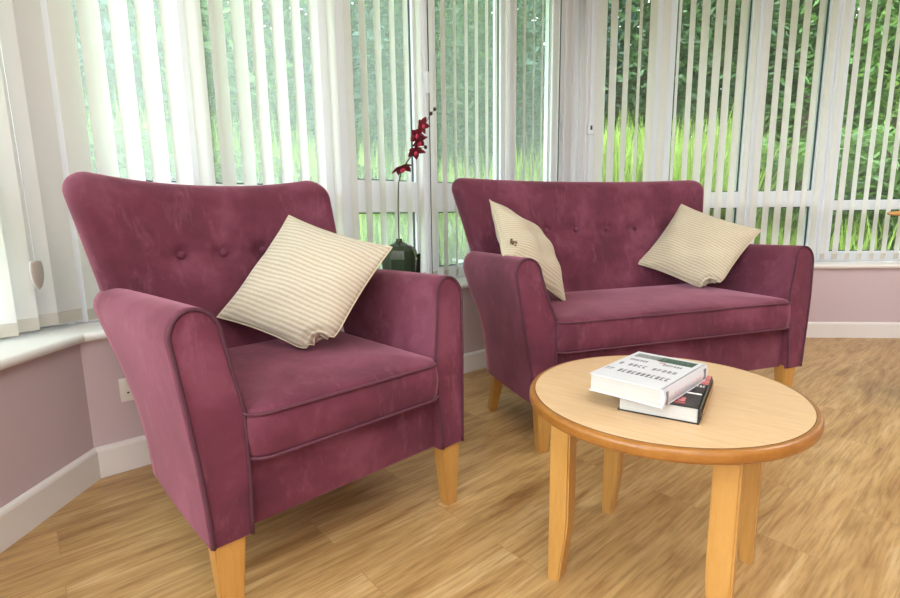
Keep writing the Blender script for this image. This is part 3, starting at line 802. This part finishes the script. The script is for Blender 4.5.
# ------------------------------------------------------------------ wooden chair just outside the frame, its top rail reaching in
dc = thing('dining_chair', 'light wooden dining chair whose top rail just enters at the right edge', 'chair', Matrix.Translation((1.985, 2.30, 0)))
bm = bmesh.new(); rings = []
for i in range(13):
    t = i / 12; x = -0.005 + 0.76 * t; y = -0.05 * sin(pi * t); hh = 0.016 + 0.018 * sin(pi * t); k = 0.55 if i in (0, 12) else 1
    rings.append([Vector((x, y + 0.013 * k * cos(a * pi / 6), 0.880 + hh * 0.5 * k * sin(a * pi / 6) * 1.4)) for a in range(12)])
loft(bm, rings); from_bm('top_rail', bm, LEGW, dc)
for x in (0.225, 0.60):
    bm = bmesh.new(); tube(bm, [(x, -0.03, 0.885), (x, 0.0, 0.45), (x, 0.03, 0.0)], 0.015, 10); from_bm('leg', bm, LEGW, dc)
for x in (0.24, 0.585):
    bm = bmesh.new(); tube(bm, [(x, -0.40, 0.43), (x, -0.41, 0.0)], 0.016, 10); from_bm('leg', bm, LEGW, dc)
for z in (0.60, 0.74):
    bm = bmesh.new(); box(bm, 0.225, 0.60, -0.03, -0.012, z, z + 0.05, 0.004); from_bm('back_slat', bm, LEGW, dc)
bm = bmesh.new(); box(bm, 0.205, 0.62, -0.43, 0.02, 0.43, 0.455, 0.01, 3); from_bm('seat', bm, LEGW, dc)

# ------------------------------------------------------------------ garden
n2v = Vector((cos(A2 + pi / 2), sin(A2 + pi / 2))); n3v = Vector((cos(A3 + pi / 2), sin(A3 + pi / 2))); n1v = Vector((cos(A1 + pi / 2), sin(A1 + pi / 2)))
def outd(x, y):
    p = Vector((x, y)); return max((p - Vector(K12)).dot(n1v), (p - Vector(K12)).dot(n2v), (p - Vector(K23)).dot(n3v))
def gh(x, y):
    d = outd(x, y); t = max(0, min(1, (d - 1.5) / 4.5)); return -0.15 + 1.3 * t * t * (3 - 2 * t)
GRS = mat('lawn_green', (96, 138, 52), 0.9)
_c = coords(GRS); _n = noise(GRS, _c, 6, 5); _r = ramp(GRS, [(0.35, (70, 110, 38)), (0.65, (128, 168, 70))]); L(GRS, _n.outputs['Fac'], _r.inputs[0]); L(GRS, _r.outputs[0], P(GRS).inputs['Base Color'])
bm = bmesh.new(); gx = [-16 + i * 0.8 for i in range(51)]; gy = [-8 + i * 0.8 for i in range(41)]
gv = [[bm.verts.new((x, y, gh(x, y))) for x in gx] for y in gy]
for j in range(len(gy) - 1):
    for i in range(len(gx) - 1):
        xm, ym = gx[i] + 0.4, gy[j] + 0.4
        if -1.0 < xm < 4.6 and -2.6 < ym < 2.4: continue
        bm.faces.new((gv[j][i], gv[j][i + 1], gv[j + 1][i + 1], gv[j + 1][i]))
struct(from_bm('ground', bm, GRS))

def leafmat(name, a, b):
    m = translucent(name, a, b, 0.35, 0.55)
    oi = N(m, 'ShaderNodeTexCoord'); nn = N(m, 'ShaderNodeTexNoise'); nn.inputs['Scale'].default_value = 2.2; nn.inputs['Detail'].default_value = 4
    L(m, oi.outputs['Object'], nn.inputs['Vector'])
    r = ramp(m, [(0.35, tuple(int(v * 0.6) for v in a)), (0.65, tuple(min(255, int(v * 1.35)) for v in a))]); L(m, nn.outputs['Fac'], r.inputs[0])
    L(m, r.outputs[0], P(m).inputs['Base Color'])
    return m
LM = [leafmat('dark_leaf', (54, 78, 44), (84, 112, 54)), leafmat('mid_leaf', (74, 104, 52), (106, 138, 64)), leafmat('bright_leaf', (98, 124, 56), (132, 154, 76)), leafmat('bluish_leaf', (66, 92, 84), (86, 114, 98))]
BARK = mat('bark', (92, 76, 62), 0.9)
BLOS = mat('pale_blossom', (232, 226, 238), 0.8)
def leaves(c, rad, n, size, seed, m, name, parent, shell=0.45, elong=1.6):
    rr = random.Random(seed); vs_, fs = [], []
    for i in range(n):
        while True:
            p = Vector((rr.uniform(-1, 1), rr.uniform(-1, 1), rr.uniform(-1, 1)))
            if p.length <= 1 and p.length > shell * rr.random(): break
        p = Vector((p.x * rad[0], p.y * rad[1], p.z * rad[2])) + Vector(c)
        a = Vector((rr.gauss(0, 1), rr.gauss(0, 1), rr.gauss(0, 0.7))).normalized(); b = a.cross(Vector((rr.gauss(0, 1), rr.gauss(0, 1), rr.gauss(0, 1)))).normalized()
        s = size * rr.uniform(0.6, 1.3); k = len(vs_)
        vs_ += [p - a * s * elong, p + b * s * 0.5, p + a * s * elong, p - b * s * 0.5]; fs.append((k, k + 1, k + 2, k + 3))
    me = bpy.data.meshes.new(name); me.from_pydata([tuple(v) for v in vs_], [], fs); me.update()
    return link(name, me, m, parent, smooth=False)
def tree(x, y, h, r, mi, seed, label, n=4200, size=0.075, trunk=True, blos=None, name='garden_tree', cat='tree'):
    z = gh(x, y); t = thing(name, label, cat, Matrix.Translation((x, y, z - 0.03)))
    rr = random.Random(seed)
    bm = bmesh.new(); tube(bm, [(0, 0, 0), (rr.uniform(-.1, .1), 0, h * 0.35), (rr.uniform(-.25, .25), rr.uniform(-.2, .2), h * 0.8)], [0.09, 0.07, 0.03], 8)
    for k in range(5):
        z0 = h * rr.uniform(0.25, 0.6); a = rr.uniform(0, 6.28)
        tube(bm, [(0, 0, z0), (cos(a) * r * .5, sin(a) * r * .5, z0 + h * 0.2), (cos(a) * r * .8, sin(a) * r * .8, z0 + h * 0.32)], [0.035, 0.022, 0.01], 6)
    from_bm('trunk', bm, BARK, t)
    leaves((0, 0, h * 0.56), (r, r, h * 0.46), n, size, seed, LM[mi], 'foliage', t)
    if blos:
        for q, (bx, by, bz, nb) in enumerate(blos): leaves((bx, by - 0.25, bz), (0.26, 0.15, 0.2), nb, 0.045, seed + q, BLOS, 'blossom', t, 0, 1)
    return t
def at2(px, D):   # direction of a picture column at ground level, D metres out
    a = math.atan((px - 450) / 504.4); return (D * tan(a), D)
spots = [
    (70, 5.6, 4.6, 1.5, 3, 'bluish green tree seen through the blind at the upper left'),
    (215, 6.6, 5.0, 1.6, 1, 'mid green tree behind the blind above the armchair'),
    (330, 7.6, 5.6, 1.7, 3, 'dense bluish green tree behind the wide window post'),
    (430, 8.0, 5.4, 1.7, 0, 'dark green tree behind the orchid'),
    (520, 8.6, 5.8, 1.8, 3, 'bluish tree outside the narrow pane left of the bay corner'),
    (615, 8.6, 6.0, 1.6, 0, 'dark tree just right of the bay corner'),
    (700, 9.0, 6.2, 1.7, 0, 'dark tree with pale blossom behind the sofa back'),
    (790, 8.8, 6.0, 1.7, 1, 'mid green tree with pale blossom above the right sofa arm'),
    (885, 8.4, 6.0, 1.8, 2, 'bright leafy tree at the upper right of the window'),
    (990, 8.0, 5.5, 1.8, 1, 'mid green tree beyond the right edge'),
]
for i, (px, D, h, r, mi, lab) in enumerate(spots):
    x, y = at2(px, D); bl = None
    if px == 700: bl = [(-0.3, -1.3, 3.1, 60), (0.45, -1.3, 3.5, 60)]
    if px == 790: bl = [(-0.5, -1.2, 3.3, 70), (0.5, -1.3, 2.2, 50), (1.1, -1.1, 3.5, 60)]
    tree(x, y, h, r, mi, 20 + i, lab, n=17000, blos=bl, size=0.046)
shr = [(120, 4.3, 1.5, 0.9, 1, 'low green shrub outside the left part of the middle window'), (250, 5.2, 1.3, 0.8, 1, 'green shrub outside above the armchair back'),
       (370, 5.8, 1.3, 0.8, 1, 'green shrub outside left of the orchid'), (470, 6.2, 1.3, 0.8, 1, 'green shrub outside above the left sofa corner'),
       (760, 5.9, 1.7, 0.9, 1, 'green shrub outside between the two far window posts'), (840, 6.3, 1.7, 0.9, 1, 'leafy green shrub outside right of the sofa'), (915, 5.6, 1.8, 0.9, 1, 'mid green shrub outside at the right edge')]
for i, (px, D, h, r, mi, lab) in enumerate(shr):
    x, y = at2(px, D); tree(x, y, h, r, mi, 60 + i, lab, n=4500, size=0.045, name='garden_shrub', cat='shrub')
for i, (px, D, rx, lab) in enumerate(((150, 9.6, 3.4, 'long dark hedge far behind the left part of the blinds'), (430, 10.8, 3.2, 'long dark hedge far behind the orchid'), (690, 11.2, 3.6, 'long dark hedge far behind the sofa'), (930, 10.6, 3.6, 'long dark hedge far out at the right'))):
    x, y = at2(px, D); hd = thing('garden_hedge', lab, 'hedge', Matrix.Translation((x, y, gh(x, y) - 0.05)) @ Matrix.Rotation(-math.atan((px - 450) / 504.4), 4, 'Z'))
    leaves((0, 0, 1.7), (rx, 0.5, 2.5), 22000, 0.085, 90 + i, LM[i % 2], 'foliage', hd, 0.2)
# tall grass: one uncountable mass
GBL = leafmat('tall_grass_blade', (134, 158, 76), (158, 180, 94)); rr = random.Random(11); vs_, fs = [], []
for i in range(26000):
    px = rr.uniform(560, 800) if i % 3 == 0 else rr.uniform(60, 960); D = rr.uniform(4.6, 7.6); x, y = at2(px, D)
    if outd(x, y) < 0.9: continue
    z = gh(x, y) - 0.02; h = rr.uniform(0.6, 1.75) * (1.05 if 560 < px < 740 else 0.9 if px < 560 else 0.62); a = rr.uniform(0, 6.28); lean = rr.uniform(0.02, 0.35) * h; w = rr.uniform(0.008, 0.018)
    wx, wy = w * cos(a + 1.57), w * sin(a + 1.57); dx, dy = lean * cos(a), lean * sin(a); k = len(vs_)
    vs_ += [(x - wx, y - wy, z), (x + wx, y + wy, z), (x + dx * .3 + wx, y + dy * .3 + wy, z + h * .6), (x + dx * .3 - wx, y + dy * .3 - wy, z + h * .6), (x + dx, y + dy, z + h)]
    fs += [(k, k + 1, k + 2, k + 3), (k + 3, k + 2, k + 4)]
me = bpy.data.meshes.new('tall_grass'); me.from_pydata(vs_, [], fs); me.update()
tag(link('tall_grass', me, GBL, smooth=False), 'tall yellow-green grass growing outside the bay windows', 'grass', kind='stuff')
# white garden chairs outside
GCH = mat('white_garden_chair_paint', (236, 240, 242), 0.5)
def gchair(px, D, rz, label):
    x, y = at2(px, D); z = gh(x, y); t = thing('garden_chair', label, 'garden chair', Matrix.Translation((x, y, z)) @ Matrix.Rotation(rz, 4, 'Z'), 'white garden chairs outside')
    bm = bmesh.new(); box(bm, -0.25, 0.25, -0.24, 0.24, 0.42, 0.45, 0.006); from_bm('seat', bm, GCH, t)
    bm = bmesh.new()
    for i in range(5): box(bm, -0.24 + i * 0.1, -0.24 + i * 0.1 + 0.075, 0.22, 0.245, 0.45, 0.98 + 0.05 * sin(pi * (i + .5) / 5), 0.005)
    box(bm, -0.25, 0.25, 0.245, 0.265, 0.60, 0.66, 0.004); box(bm, -0.25, 0.25, 0.245, 0.265, 0.86, 0.92, 0.004); from_bm('backrest', bm, GCH, t)
    for sx in (-1, 1):
        for sy in (-1, 1):
            bm = bmesh.new(); box(bm, sx * 0.22 - 0.022, sx * 0.22 + 0.022, sy * 0.21 - 0.022, sy * 0.21 + 0.022, 0.0, 0.42, 0.004); from_bm('leg', bm, GCH, t)
        bm = bmesh.new(); box(bm, sx * 0.25 - 0.03, sx * 0.25 + 0.03, -0.25, 0.25, 0.62, 0.645, 0.006); box(bm, sx * 0.25 - 0.018, sx * 0.25 + 0.018, -0.24, -0.2, 0.45, 0.62); from_bm('armrest', bm, GCH, t)
gchair(478, 4.9, 0.3, 'white slatted garden chair outside, the left one of two')
gchair(536, 5.0, -0.2, 'white slatted garden chair outside, the one nearer the bay corner')
